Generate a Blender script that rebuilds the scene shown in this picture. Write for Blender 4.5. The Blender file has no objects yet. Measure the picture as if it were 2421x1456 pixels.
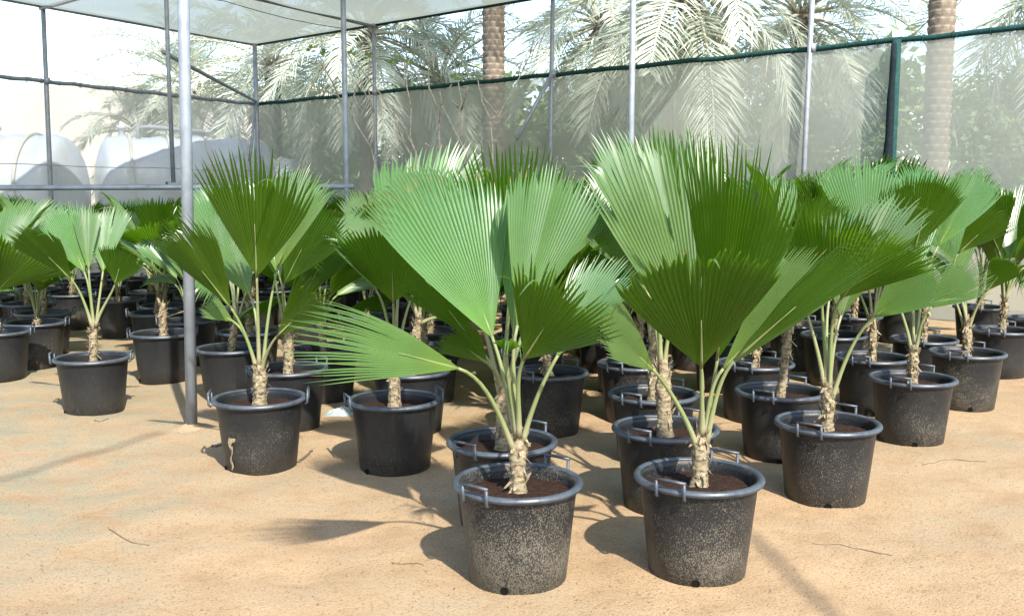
import bpy, math, random
from math import radians as R, sin, cos, pi, tan, sqrt, atan2
from mathutils import Vector as V, Matrix, noise as mnoise
random.seed(7)
SC = bpy.context.scene
COL = SC.collection

# ------------------------------------------------------------------ camera, sky, sun, exposure
F_PX, W_PX, H_PX = 2300.0, 2421.0, 1456.0
HORIZON = 458.0
CAM_H = 1.47
PITCH = math.atan((H_PX / 2 - HORIZON) / F_PX)
cam = bpy.data.cameras.new('camera')
cam_o = bpy.data.objects.new('camera', cam)
COL.objects.link(cam_o)
cam.sensor_width = 36.0
cam.lens = 36.0 * F_PX / W_PX
cam.clip_end = 2000
cam_o.location = (0, 0, CAM_H)
cam_o.rotation_euler = (pi / 2 - PITCH, 0, 0)
SC.camera = cam_o

SUN_EL = R(43)
TO_SUN = V((0.40, -0.915, 0)).normalized() * cos(SUN_EL) + V((0, 0, sin(SUN_EL)))
world = bpy.data.worlds.new('World')
SC.world = world
world.use_nodes = True
wt = world.node_tree
bg = wt.nodes['Background']
sky = wt.nodes.new('ShaderNodeTexSky')
sky.sky_type = 'NISHITA'
sky.sun_disc = False
sky.sun_elevation = SUN_EL
sky.sun_rotation = atan2(TO_SUN.x, TO_SUN.y)
sky.air_density = 1.0
sky.dust_density = 0.8
sky.ozone_density = 0.6
wt.links.new(sky.outputs[0], bg.inputs[0])
bg.inputs[1].default_value = 0.15
sun = bpy.data.lights.new('sun', 'SUN')
sun.energy = 3.6
sun.angle = R(0.9)
sun.color = (1.0, 0.95, 0.86)
sun_o = bpy.data.objects.new('sun', sun)
COL.objects.link(sun_o)
sun_o.rotation_euler = (-TO_SUN).to_track_quat('-Z', 'Y').to_euler()
SC.view_settings.view_transform = 'Standard'
SC.view_settings.look = 'None'
SC.view_settings.gamma = 1.0
SC.view_settings.exposure = 1.72
SC.cycles.transparent_max_bounces = 16
SC.cycles.max_bounces = 8

# ------------------------------------------------------------------ photo -> world helpers
_cp, _sp = cos(PITCH), sin(PITCH)
def ray(x, y):
    u = (x - W_PX / 2) / F_PX
    v = (H_PX / 2 - y) / F_PX
    return V((u, _cp + v * _sp, -_sp + v * _cp))
def at_z(x, y, z):
    d = ray(x, y)
    return V((0, 0, CAM_H)) + d * ((z - CAM_H) / d.z)
def at_y(x, y, Y):
    d = ray(x, y)
    return V((0, 0, CAM_H)) + d * (Y / d.y)

# ------------------------------------------------------------------ materials
def mat(name):
    m = bpy.data.materials.new(name)
    m.use_nodes = True
    nt = m.node_tree
    for n in list(nt.nodes):
        nt.nodes.remove(n)
    out = nt.nodes.new('ShaderNodeOutputMaterial')
    return m, nt, out
class NT:
    def __init__(s, nt):
        s.nt = nt
    def n(s, t, **kw):
        o = s.nt.nodes.new('ShaderNode' + t)
        for k, v in kw.items():
            setattr(o, k, v)
        return o
    def l(s, a, b):
        s.nt.links.new(a, b)
    def val(s, sock, v):
        if hasattr(v, 'is_output') or isinstance(v, bpy.types.NodeSocket):
            s.l(v, sock)
        else:
            sock.default_value = v
    def noise(s, vec, scale, detail=4, rough=0.55, dist=0.0):
        o = s.n('TexNoise')
        o.inputs['Scale'].default_value = scale
        o.inputs['Detail'].default_value = detail
        o.inputs['Roughness'].default_value = rough
        o.inputs['Distortion'].default_value = dist
        if vec is not None:
            s.l(vec, o.inputs['Vector'])
        return o.outputs['Fac']
    def ramp(s, fac, stops, interp='LINEAR'):
        o = s.n('ValToRGB')
        cr = o.color_ramp
        cr.interpolation = interp
        while len(cr.elements) < len(stops):
            cr.elements.new(0.5)
        for e, (p, c) in zip(cr.elements, stops):
            e.position = p
            e.color = c if len(c) == 4 else (*c, 1)
        s.l(fac, o.inputs[0])
        return o.outputs[0]
    def math(s, op, a, b=0.0, c=None, clamp=False):
        o = s.n('Math', operation=op)
        o.use_clamp = clamp
        s.val(o.inputs[0], a)
        s.val(o.inputs[1], b)
        if c is not None:
            s.val(o.inputs[2], c)
        return o.outputs[0]
    def mix(s, fac, a, b, mode='MIX'):
        o = s.n('Mix', data_type='RGBA', blend_type=mode)
        s.val(o.inputs[0], fac)
        for i, v in ((6, a), (7, b)):
            if isinstance(v, tuple) and len(v) == 3:
                v = (*v, 1)
            s.val(o.inputs[i], v)
        return o.outputs[2]
    def mixs(s, fac, a, b):
        o = s.n('MixShader')
        s.val(o.inputs[0], fac)
        s.l(a, o.inputs[1])
        s.l(b, o.inputs[2])
        return o.outputs[0]
    def pbr(s, col, rough=0.6, spec=0.4, metal=0.0, normal=None):
        o = s.n('BsdfPrincipled')
        if isinstance(col, tuple) and len(col) == 3:
            col = (*col, 1)
        s.val(o.inputs['Base Color'], col)
        s.val(o.inputs['Roughness'], rough)
        s.val(o.inputs['Specular IOR Level'], spec)
        s.val(o.inputs['Metallic'], metal)
        if normal is not None:
            s.l(normal, o.inputs['Normal'])
        return o.outputs[0]
    def bump(s, h, strength=0.3, dist=0.01):
        o = s.n('Bump')
        o.inputs['Strength'].default_value = strength
        o.inputs['Distance'].default_value = dist
        s.l(h, o.inputs['Height'])
        return o.outputs[0]
    def coord(s, which='Object'):
        return s.n('TexCoord').outputs[which]
    def map(s, vec, scale=(1, 1, 1), loc=(0, 0, 0)):
        o = s.n('Mapping')
        o.inputs['Scale'].default_value = scale
        s.val(o.inputs['Location'], loc)
        s.l(vec, o.inputs['Vector'])
        return o.outputs[0]

M = {}
def make_leaf_mat():
    m, nt, out = mat('palm_leaf')
    k = NT(nt)
    at = k.n('Attribute', attribute_name='lc')
    sep = k.n('SeparateColor')
    k.l(at.outputs['Color'], sep.inputs[0])
    t, rnd = sep.outputs[0], sep.outputs[1]
    oi = k.n('ObjectInfo').outputs['Random']
    geo = k.n('NewGeometry')
    nz = k.noise(k.coord('Object'), 7.0, 3)
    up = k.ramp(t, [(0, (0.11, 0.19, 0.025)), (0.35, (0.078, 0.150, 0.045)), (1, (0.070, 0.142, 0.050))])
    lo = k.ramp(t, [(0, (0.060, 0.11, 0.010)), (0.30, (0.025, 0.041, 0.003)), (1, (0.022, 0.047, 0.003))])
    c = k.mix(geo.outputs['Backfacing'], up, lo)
    hsv = k.n('HueSaturation')
    k.val(hsv.inputs['Hue'], k.math('MULTIPLY_ADD', oi, 0.05, 0.472))
    k.val(hsv.inputs['Value'], k.math('ADD', k.math('MULTIPLY', oi, 0.35), k.math('MULTIPLY_ADD', nz, 0.45, 0.6)))
    k.l(c, hsv.inputs['Color'])
    c = hsv.outputs[0]
    # slightly different tone on each folded segment, dry brown ends on some of them
    c = k.mix(k.math('MULTIPLY', rnd, 0.18), c, (0.08, 0.16, 0.03))
    dry = k.math('MULTIPLY', k.math('GREATER_THAN', t, k.math('MULTIPLY_ADD', rnd, 0.08, 0.93)),
                 k.math('GREATER_THAN', k.math('FRACT', k.math('MULTIPLY', rnd, 7.3)), 0.55))
    c = k.mix(k.math('MULTIPLY', dry, 0.75), c, (0.22, 0.165, 0.065))
    spots = k.math('GREATER_THAN', k.noise(k.coord('Object'), 38.0, 2), 0.735)
    c = k.mix(k.math('MULTIPLY', spots, 0.5), c, (0.15, 0.13, 0.035))
    b = k.pbr(c, k.math('MULTIPLY_ADD', nz, 0.16, 0.25), k.math('MULTIPLY_ADD', geo.outputs['Backfacing'], -0.5, 0.76))
    tr = k.n('BsdfTranslucent')
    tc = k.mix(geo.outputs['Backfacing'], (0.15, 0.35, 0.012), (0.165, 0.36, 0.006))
    k.val(tr.inputs[0], k.mix(k.math('MULTIPLY', dry, 0.6), tc, (0.45, 0.35, 0.1)))
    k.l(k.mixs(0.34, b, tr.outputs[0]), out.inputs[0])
    M['leaf'] = m
make_leaf_mat()

def simple(name, col, rough=0.6, spec=0.4, metal=0.0, var=0.25, scale=20.0, bump=0.0, coord='Object', col2=None):
    m, nt, out = mat(name)
    k = NT(nt)
    nz = k.noise(k.coord(coord), scale, 5)
    col2 = col2 or tuple(max(0.0, c * (1 - var)) for c in col)
    c = k.ramp(nz, [(0.3, col2), (0.7, col)])
    nrm = k.bump(nz, bump, 0.02) if bump else None
    k.l(k.pbr(c, rough, spec, metal, nrm), out.inputs[0])
    M[name] = m
    return m

simple('steel', (0.26, 0.285, 0.32), 0.5, 0.5, 0.3, col2=(0.17, 0.19, 0.215), scale=9, bump=0.05)
simple('green_net_wrap', (0.012, 0.055, 0.048), 0.8, 0.2, col2=(0.006, 0.03, 0.028), scale=25, bump=0.3)
simple('dark_net_roll', (0.007, 0.014, 0.017), 0.85, 0.2, col2=(0.003, 0.008, 0.011), scale=14, bump=0.4)
simple('tank', (0.46, 0.50, 0.53), 0.35, 0.5, col2=(0.38, 0.41, 0.43), scale=3)
simple('dried_mud', (0.30, 0.235, 0.15), 0.95, 0.1, scale=60, var=0.4)
simple('hole', (0.006, 0.005, 0.004), 0.9, 0.1)
simple('tank_hoop', (0.48, 0.49, 0.48), 0.5, 0.4, col2=(0.42, 0.37, 0.29), scale=2)
simple('tank_pipe', (0.25, 0.28, 0.30), 0.5, 0.4)
simple('wall_cream', (0.60, 0.55, 0.48), 0.9, 0.1, scale=2, var=0.12)
simple('twig_bark', (0.40, 0.36, 0.29), 0.85, 0.2, col2=(0.20, 0.17, 0.13), scale=30, bump=0.4)
simple('dry_stick', (0.10, 0.085, 0.06), 0.9, 0.2)
simple('litter', (0.15, 0.095, 0.05), 0.9, 0.1, var=0.6, scale=3)
simple('plastic_bag', (0.3, 0.34, 0.33), 0.3, 0.5)
simple('rachis', (0.46, 0.44, 0.33), 0.6, 0.3)
simple('small_leaf', (0.12, 0.20, 0.04), 0.6, 0.3)

def make_misc():
    # pots: moulded black plastic under splashed, dried mud; how dirty comes from each pot's own 'dust'
    m, nt, out = mat('pot_plastic')
    k = NT(nt)
    oi = k.n('ObjectInfo').outputs['Random']
    co = k.coord('Object')
    off = k.n('CombineXYZ')
    k.val(off.inputs[0], k.math('MULTIPLY', oi, 31.0))
    k.val(off.inputs[2], k.math('MULTIPLY', oi, 17.0))
    add = k.n('VectorMath', operation='ADD')
    k.l(co, add.inputs[0]); k.l(off.outputs[0], add.inputs[1])
    p = add.outputs[0]
    speck = k.noise(k.map(p, (1, 1, 0.55)), 225, 4, 0.66)
    patch = k.noise(p, 5.5, 3)
    du = k.n('Attribute', attribute_type='OBJECT', attribute_name='dust').outputs['Fac']
    sepz = k.n('SeparateXYZ'); k.l(co, sepz.inputs[0])
    run = k.noise(k.map(p, (1, 1, 0.09)), 46, 3)
    low = k.math('MULTIPLY', k.math('SUBTRACT', 1.0, k.math('MULTIPLY', sepz.outputs[2], 3.0), clamp=True), k.math('MULTIPLY_ADD', run, 2.6, -0.15, clamp=True))
    amount = k.math('ADD', k.math('MULTIPLY', du, 0.30), k.math('ADD', k.math('MULTIPLY', patch, 0.30), k.math('MULTIPLY', low, 0.10)))
    thr = k.math('SUBTRACT', 0.89, amount)
    msk = k.math('MULTIPLY', k.math('SUBTRACT', speck, thr), 9.0, clamp=True)
    film = k.math('MULTIPLY', k.math('ADD', k.math('MULTIPLY', patch, 0.4), k.math('MULTIPLY', low, k.math('ADD', du, 0.5))), 0.10)
    base = k.mix(k.noise(p, 30, 3), (0.004, 0.0044, 0.0052), (0.012, 0.0135, 0.016))
    dustc = k.mix(k.noise(p, 60, 2), (0.105, 0.090, 0.066), (0.20, 0.172, 0.125))
    c = k.mix(k.math('ADD', k.math('MULTIPLY', msk, 0.56), film, clamp=True), base, dustc)
    r = k.math('MULTIPLY_ADD', msk, 0.4, 0.42)
    h = k.math('ADD', k.math('MULTIPLY', msk, 0.6), k.noise(p, 160, 2))
    k.l(k.pbr(c, r, 0.3, 0, k.bump(h, 0.25, 0.003)), out.inputs[0])
    M['pot'] = m
    m, nt, out = mat('pot_rim')
    k = NT(nt)
    p = k.coord('Object')
    nz = k.noise(p, 18, 5)
    c = k.ramp(nz, [(0.3, (0.022, 0.028, 0.036)), (0.75, (0.055, 0.066, 0.082))])
    k.l(k.pbr(c, k.math('MULTIPLY_ADD', nz, 0.3, 0.3), 0.5, 0, k.bump(k.noise(p, 150, 2), 0.15, 0.003)), out.inputs[0])
    M['rim'] = m
    m, nt, out = mat('soil')
    k = NT(nt)
    p = k.coord('Object')
    c = k.ramp(k.noise(p, 45, 6, 0.7), [(0.3, (0.012, 0.007, 0.005)), (0.62, (0.036, 0.019, 0.012)), (0.8, (0.075, 0.047, 0.03))])
    k.l(k.pbr(c, 0.95, 0.1, 0, k.bump(k.noise(p, 70, 6), 0.9, 0.02)), out.inputs[0])
    M['soil'] = m
    m, nt, out = mat('palm_trunk')
    k = NT(nt)
    p = k.coord('Object')
    nz = k.noise(k.map(p, (1, 1, 2.2)), 34, 6, 0.65)
    c = k.ramp(nz, [(0.28, (0.035, 0.025, 0.016)), (0.43, (0.155, 0.118, 0.07)), (0.68, (0.31, 0.26, 0.17))])
    k.l(k.pbr(c, 0.85, 0.2, 0, k.bump(nz, 0.8, 0.012)), out.inputs[0])
    M['trunk'] = m
    m, nt, out = mat('date_trunk')
    k = NT(nt)
    p = k.coord('Object')
    at = k.n('Attribute', attribute_name='sc').outputs['Fac']
    nz = k.noise(p, 14, 5)
    c = k.mix(k.math('MULTIPLY', at, 3.0, clamp=True), (0.12, 0.092, 0.068), (0.36, 0.315, 0.25))
    c = k.mix(k.math('MULTIPLY', nz, 0.5), c, (0.20, 0.165, 0.125))
    k.l(k.pbr(c, 0.9, 0.15, 0, k.bump(nz, 0.6, 0.03)), out.inputs[0])
    M['date_trunk'] = m
    # knitted shade nets: threads with holes between them
    for name, c1, c2, hole, trl in (('fence_net', (0.375, 0.39, 0.345), (0.31, 0.335, 0.30), 0.33, 0.35),
                                    ('side_net', (0.46, 0.45, 0.40), (0.38, 0.385, 0.34), 0.42, 0.4),
                                    ('roof_net', (0.175, 0.202, 0.178), (0.20, 0.206, 0.165), 0.09, 0.74)):
        m, nt, out = mat(name)
        k = NT(nt)
        p = k.coord('Object')
        nz = k.noise(p, 0.7, 4)
        weave = k.noise(k.map(p, (1, 1, 0.2)), 24, 2)
        c = k.mix(nz, c1, c2)
        d = k.n('BsdfDiffuse'); k.l(c, d.inputs[0])
        t = k.n('BsdfTranslucent'); k.l(c, t.inputs[0])
        tp = k.n('BsdfTransparent')
        cloth = k.mixs(trl, d.outputs[0], t.outputs[0])
        f = k.math('ADD', hole - 0.12, k.math('ADD', k.math('MULTIPLY', nz, 0.14), k.math('MULTIPLY', weave, 0.10)))
        k.l(k.mixs(f, cloth, tp.outputs[0]), out.inputs[0])
        M[name] = m
    # sand
    m, nt, out = mat('sand')
    k = NT(nt)
    p = k.coord('Object')
    big = k.noise(p, 0.55, 5, 0.6)
    mid = k.noise(p, 4.0, 6, 0.6, 0.15)
    fine = k.noise(p, 95, 4, 0.75)
    c = k.ramp(mid, [(0.28, (0.250, 0.170, 0.096)), (0.5, (0.310, 0.213, 0.122)), (0.75, (0.345, 0.242, 0.145))])
    # greenish grey patches, mostly on the left of the plot
    sx = k.n('SeparateXYZ'); k.l(p, sx.inputs[0])
    left = k.math('MULTIPLY_ADD', sx.outputs[0], -0.22, -0.05, clamp=True)
    pm = k.math('MULTIPLY', k.math('ADD', k.math('MULTIPLY', k.math('SUBTRACT', big, 0.45), 3.0), left, clamp=True),
                k.math('MULTIPLY_ADD', mid, 4.0, -1.35, clamp=True), clamp=True)
    c = k.mix(k.math('MULTIPLY', pm, 0.8), c, (0.185, 0.185, 0.13))
    c = k.mix(k.math('MULTIPLY', k.ramp(fine, [(0.38, (1, 1, 1)), (0.47, (0, 0, 0))]), 0.6), c, (0.12, 0.076, 0.042))
    h = k.math('ADD', k.math('MULTIPLY', mid, 0.7), k.math('MULTIPLY', fine, 0.25))
    k.l(k.pbr(c, 0.95, 0.1, 0, k.bump(h, 0.7, 0.035)), out.inputs[0])
    M['sand'] = m
    # date palm leaflets: waxy grey green paled to mimic haze, letting some light through
    m, nt, out = mat('frond')
    k = NT(nt)
    c = k.ramp(k.noise(k.coord('Object'), 2.0, 4), [(0.3, (0.42, 0.47, 0.37)), (0.7, (0.58, 0.62, 0.54))])
    d = k.pbr(c, 0.42, 0.6)
    t = k.n('BsdfTranslucent'); k.val(t.inputs[0], (0.48, 0.53, 0.38, 1))
    k.l(k.mixs(0.38, d, t.outputs[0]), out.inputs[0])
    M['frond'] = m
    # leaf stalks: dry straw coloured sheath at the foot, green above
    m, nt, out = mat('petiole')
    k = NT(nt)
    at = k.n('Attribute', attribute_name='lc')
    sep = k.n('SeparateColor'); k.l(at.outputs['Color'], sep.inputs[0])
    oi = k.n('ObjectInfo').outputs['Random']
    nz = k.noise(k.map(k.coord('Object'), (1, 1, .25)), 60, 3)
    gr = k.mix(oi, (0.12, 0.165, 0.05), (0.19, 0.20, 0.095))
    c = k.mix(k.math('MULTIPLY', sep.outputs[0], 2.8, clamp=True), (0.27, 0.235, 0.15), gr)
    c = k.mix(k.math('MULTIPLY', nz, 0.4), c, (0.10, 0.11, 0.045))
    k.l(k.pbr(c, 0.5, 0.3), out.inputs[0])
    M['petiole'] = m
    # shrub leaves
    m, nt, out = mat('shrub_leaf')
    k = NT(nt)
    at = k.n('Attribute', attribute_name='lc')
    sep = k.n('SeparateColor'); k.l(at.outputs['Color'], sep.inputs[0])
    c = k.ramp(sep.outputs[1], [(0, (0.09, 0.15, 0.055)), (0.6, (0.17, 0.25, 0.10)), (1, (0.26, 0.33, 0.14))])
    d = k.pbr(c, 0.5, 0.4)
    t = k.n('BsdfTranslucent'); k.val(t.inputs[0], (0.18, 0.32, 0.05, 1))
    k.l(k.mixs(0.3, d, t.outputs[0]), out.inputs[0])
    M['shrub_leaf'] = m
make_misc()

# ------------------------------------------------------------------ mesh helpers
class MB:
    def __init__(s):
        s.v, s.f, s.sm, s.at = [], [], [], []
    def add(s, verts, faces, smooth=True, attr=None):
        b = len(s.v)
        s.v.extend([tuple(x) for x in verts])
        s.f.extend([tuple(i + b for i in f) for f in faces])
        s.sm.extend([smooth] * len(faces))
        s.at.extend(attr if attr is not None else [(0, 0, 0)] * len(verts))
    def tube(s, pts, rad, n=8, cap=True, flat=1.0, tt=None):
        pts = [V(p) for p in pts]
        m = len(pts)
        rad = rad if isinstance(rad, (list, tuple)) else [rad] * m
        tang = [(pts[min(i + 1, m - 1)] - pts[max(i - 1, 0)]).normalized() for i in range(m)]
        ref = V((0, 0, 1)) if abs(tang[0].z) < 0.95 else V((1, 0, 0))
        x = ref.cross(tang[0]).normalized()
        vs = []
        for i in range(m):
            x = (x - tang[i] * x.dot(tang[i])).normalized()
            y = tang[i].cross(x)
            for j in range(n):
                a = 2 * pi * j / n
                vs.append(pts[i] + (x * cos(a) + y * sin(a) * flat) * rad[i])
        fs = [(i * n + j, i * n + (j + 1) % n, (i + 1) * n + (j + 1) % n, (i + 1) * n + j) for i in range(m - 1) for j in range(n)]
        if cap:
            fs += [tuple(range(n))[::-1], tuple((m - 1) * n + j for j in range(n))]
        at = None if tt is None else [(tt[0] + (tt[1] - tt[0]) * i / (m - 1), 0, 0) for i in range(m) for j in range(n)]
        s.add(vs, fs, True, at)
    def lathe(s, prof, n=32, c=(0, 0), fn=None, closed_top=False):
        vs = []
        for i, (r, z) in enumerate(prof):
            for j in range(n):
                a = 2 * pi * j / n
                rr = r * (fn(a, z) if fn else 1)
                vs.append((c[0] + rr * cos(a), c[1] + rr * sin(a), z))
        m = len(prof)
        fs = [(i * n + j, i * n + (j + 1) % n, (i + 1) * n + (j + 1) % n, (i + 1) * n + j) for i in range(m - 1) for j in range(n)]
        if closed_top:
            fs.append(tuple((m - 1) * n + j for j in range(n)))
        s.add(vs, fs)
    def box(s, c, sx, sy, sz, rot=None):
        vs = []
        for dx in (-.5, .5):
            for dy in (-.5, .5):
                for dz in (-.5, .5):
                    p = V((dx * sx, dy * sy, dz * sz))
                    if rot:
                        p = rot @ p
                    vs.append(V(c) + p)
        s.add(vs, [(0, 1, 3, 2), (4, 6, 7, 5), (0, 4, 5, 1), (2, 3, 7, 6), (0, 2, 6, 4), (1, 5, 7, 3)], False)
    def mesh(s, name, m, attr=None):
        me = bpy.data.meshes.new(name)
        me.from_pydata(s.v, [], s.f)
        me.polygons.foreach_set('use_smooth', s.sm)
        if attr:
            a = me.color_attributes.new(attr, 'FLOAT_COLOR', 'POINT')
            flat = []
            for c in s.at:
                flat += [c[0], c[1], c[2], 1.0]
            a.data.foreach_set('color', flat)
        me.materials.append(m)
        me.update()
        return me
def link(name, me, parent=None, loc=None):
    o = bpy.data.objects.new(name, me)
    COL.objects.link(o)
    if parent is not None:
        o.parent = parent
    if loc is not None:
        o.location = loc
    return o
def thing(name, label, cat, loc=(0, 0, 0), group=None):
    o = bpy.data.objects.new(name, None)
    o.empty_display_size = 0.2
    COL.objects.link(o)
    o.location = loc
    return tag(o, label, cat, group)
def tag(o, label, cat, group=None, kind=None):
    o['label'] = label
    o['category'] = cat
    if group: o['group'] = group
    if kind: o['kind'] = kind
    return o

# ------------------------------------------------------------------ ground
def axis(lo, hi, step, far):
    xs = []
    x = lo
    while x < hi + 1e-6:
        xs.append(x); x += step
    d, a, b = step, lo, hi
    left, right = [], []
    while a > -far or b < far:
        d *= 1.35
        a -= d; b += d
        left.append(max(a, -far)); right.append(min(b, far))
    return sorted(set(left)) + xs + sorted(set(right))
def ground_h(x, y):
    fall = 1.0 if (-9 < x < 9 and -1 < y < 16) else 0.0
    h = 0.020 * mnoise.noise(V((x * 1.1, y * 1.1, 0))) + 0.016 * mnoise.noise(V((x * 3.3, y * 3.3, 4))) + 0.005 * mnoise.noise(V((x * 9, y * 9, 8)))
    return h * fall
gx = axis(-9, 9, 0.09, 400)
gy = axis(1.8, 15.5, 0.09, 500)
gv = [(x, y, ground_h(x, y)) for y in gy for x in gx]
nx = len(gx)
gf = [(j * nx + i, j * nx + i + 1, (j + 1) * nx + i + 1, (j + 1) * nx + i) for j in range(len(gy) - 1) for i in range(nx - 1)]
g = MB(); g.add(gv, gf)
ground = link('ground', g.mesh('ground', M['sand']))
ground['kind'] = 'structure'

# ------------------------------------------------------------------ potted fan palms
POT_H, RIM_R, SOIL_Z = 0.39, 0.25, 0.352
def pot_meshes():
    b = MB()
    b.lathe([(0.02, 0.0), (0.178, 0.0), (0.188, 0.008), (0.2, 0.12), (0.214, 0.26), (0.226, 0.375), (0.229, 0.39), (0.229, 0.405), (0.221, 0.405), (0.219, 0.38), (0.214, 0.335)], 48)
    body = b.mesh('pot', M['pot'])
    b = MB()
    prof = [(0.238 + 0.0145 * cos(a), 0.398 + 0.0145 * sin(a)) for a in [2 * pi * i / 12 for i in range(13)]]
    b.lathe(prof, 56)
    rim = b.mesh('rim', M['rim'])
    b = MB()     # bail handle, built at +X, its two legs reaching down over the rim
    w, t = 0.056, 0.0068
    x0 = 0.254
    for sy in (-1, 1):
        b.tube([(x0 - 0.012, sy * w, 0.372), (x0 + 0.002, sy * w, 0.38), (x0 + 0.004, sy * w, 0.446)], t, 6)
    b.tube([(x0 + 0.004, -w - 0.006, 0.445), (x0 + 0.004, 0, 0.447), (x0 + 0.004, w + 0.006, 0.445)], t, 6)
    handle = b.mesh('handle', M['rim'])
    b = MB()     # raised drain ring with its dark hole, at the front
    ring = [V((0.193, 0.014 * cos(a), 0.024 + 0.014 * sin(a))) for a in [2 * pi * i / 16 for i in range(17)]]
    b.tube(ring, 0.0022, 6, False)
    b.add([(0.1925, 0.012 * cos(a), 0.024 + 0.012 * sin(a)) for a in [2 * pi * i / 16 for i in range(16)]], [tuple(range(16))])
    hole = b.mesh('drain_hole', M['hole'])
    b = MB()
    n, rows = 40, 7
    vs = [(0, 0, SOIL_Z + 0.012)]
    for i in range(1, rows + 1):
        for j in range(n):
            r = 0.2155 * i / rows
            a = 2 * pi * j / n
            x, y = r * cos(a), r * sin(a)
            vs.append((x, y, SOIL_Z + 0.012 * (1 - i / rows) + 0.009 * mnoise.noise(V((x * 22, y * 22, 1)))))
    fs = [(0, 1 + j, 1 + (j + 1) % n) for j in range(n)]
    for i in range(rows - 1):
        for j in range(n):
            fs.append((1 + i * n + j, 1 + (i + 1) * n + j, 1 + (i + 1) * n + (j + 1) % n, 1 + i * n + (j + 1) % n))
    b.add(vs, fs)
    soil = b.mesh('soil', M['soil'])
    return body, rim, handle, hole, soil
POT, RIM, HANDLE, HOLE, SOIL = pot_meshes()

def trunk_mesh(top, seed, r0=0.042):
    r0 = r0 * 0.61
    """fibrous stem from the soil to the crown, with old leaf bases standing off it"""
    rng = random.Random(seed)
    b = MB()
    z0 = SOIL_Z - 0.03
    h = top.z - z0
    n, rows = 30, 40
    vs = []
    for i in range(rows + 1):
        t = i / rows
        flare = 0.55 * math.exp(-t * 9) + (0.16 * math.exp(-((t - 0.62) / 0.13) ** 2)) - 1.35 * max(0, t - 0.66)
        for j in range(n):
            a = 2 * pi * j / n
            q = 1 + flare + 0.18 * mnoise.noise(V((cos(a) * 1.6 + seed, sin(a) * 1.6, t * 7))) + 0.24 * mnoise.noise(V((cos(a) * 4 + seed, sin(a) * 4, t * 18)))
            q += 0.10 * ((t * 8 + 2 * a / (2 * pi)) % 1.0) + 0.10 * abs(mnoise.noise(V((cos(a) * 9 + seed, sin(a) * 9, t * 9))))
            r = r0 * q
            cx, cy = top.x * t, top.y * t
            vs.append((cx + r * cos(a), cy + r * sin(a), z0 + h * t))
    fs = [(i * n + j, i * n + (j + 1) % n, (i + 1) * n + (j + 1) % n, (i + 1) * n + j) for i in range(rows) for j in range(n)]
    fs.append(tuple(rows * n + j for j in range(n)))
    b.add(vs, fs)
    for _ in range(64):      # ragged fibre flaps
        t = rng.uniform(0.15, 0.95)
        a = rng.uniform(0, 2 * pi)
        r = r0 * rng.uniform(0.95, 1.12)
        c = V((top.x * t + r * cos(a), top.y * t + r * sin(a), z0 + h * t))
        o = V((cos(a), sin(a), 0)); s = V((-sin(a), cos(a), 0))
        w = rng.uniform(0.006, 0.016); l = rng.uniform(0.015, 0.055)
        u = (V((0, 0, 1)) * rng.choice((1, 1, -0.6)) + o * rng.uniform(0.1, 0.55) + s * rng.uniform(-.5, .5)).normalized()
        b.add([c - s * w - o * .006, c + s * w - o * .006, c + u * l + s * w * .3, c + u * l - s * w * .4 + o * .004], [(0, 1, 2, 3)], False)
    return b.mesh('trunk', M['trunk'])

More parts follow.
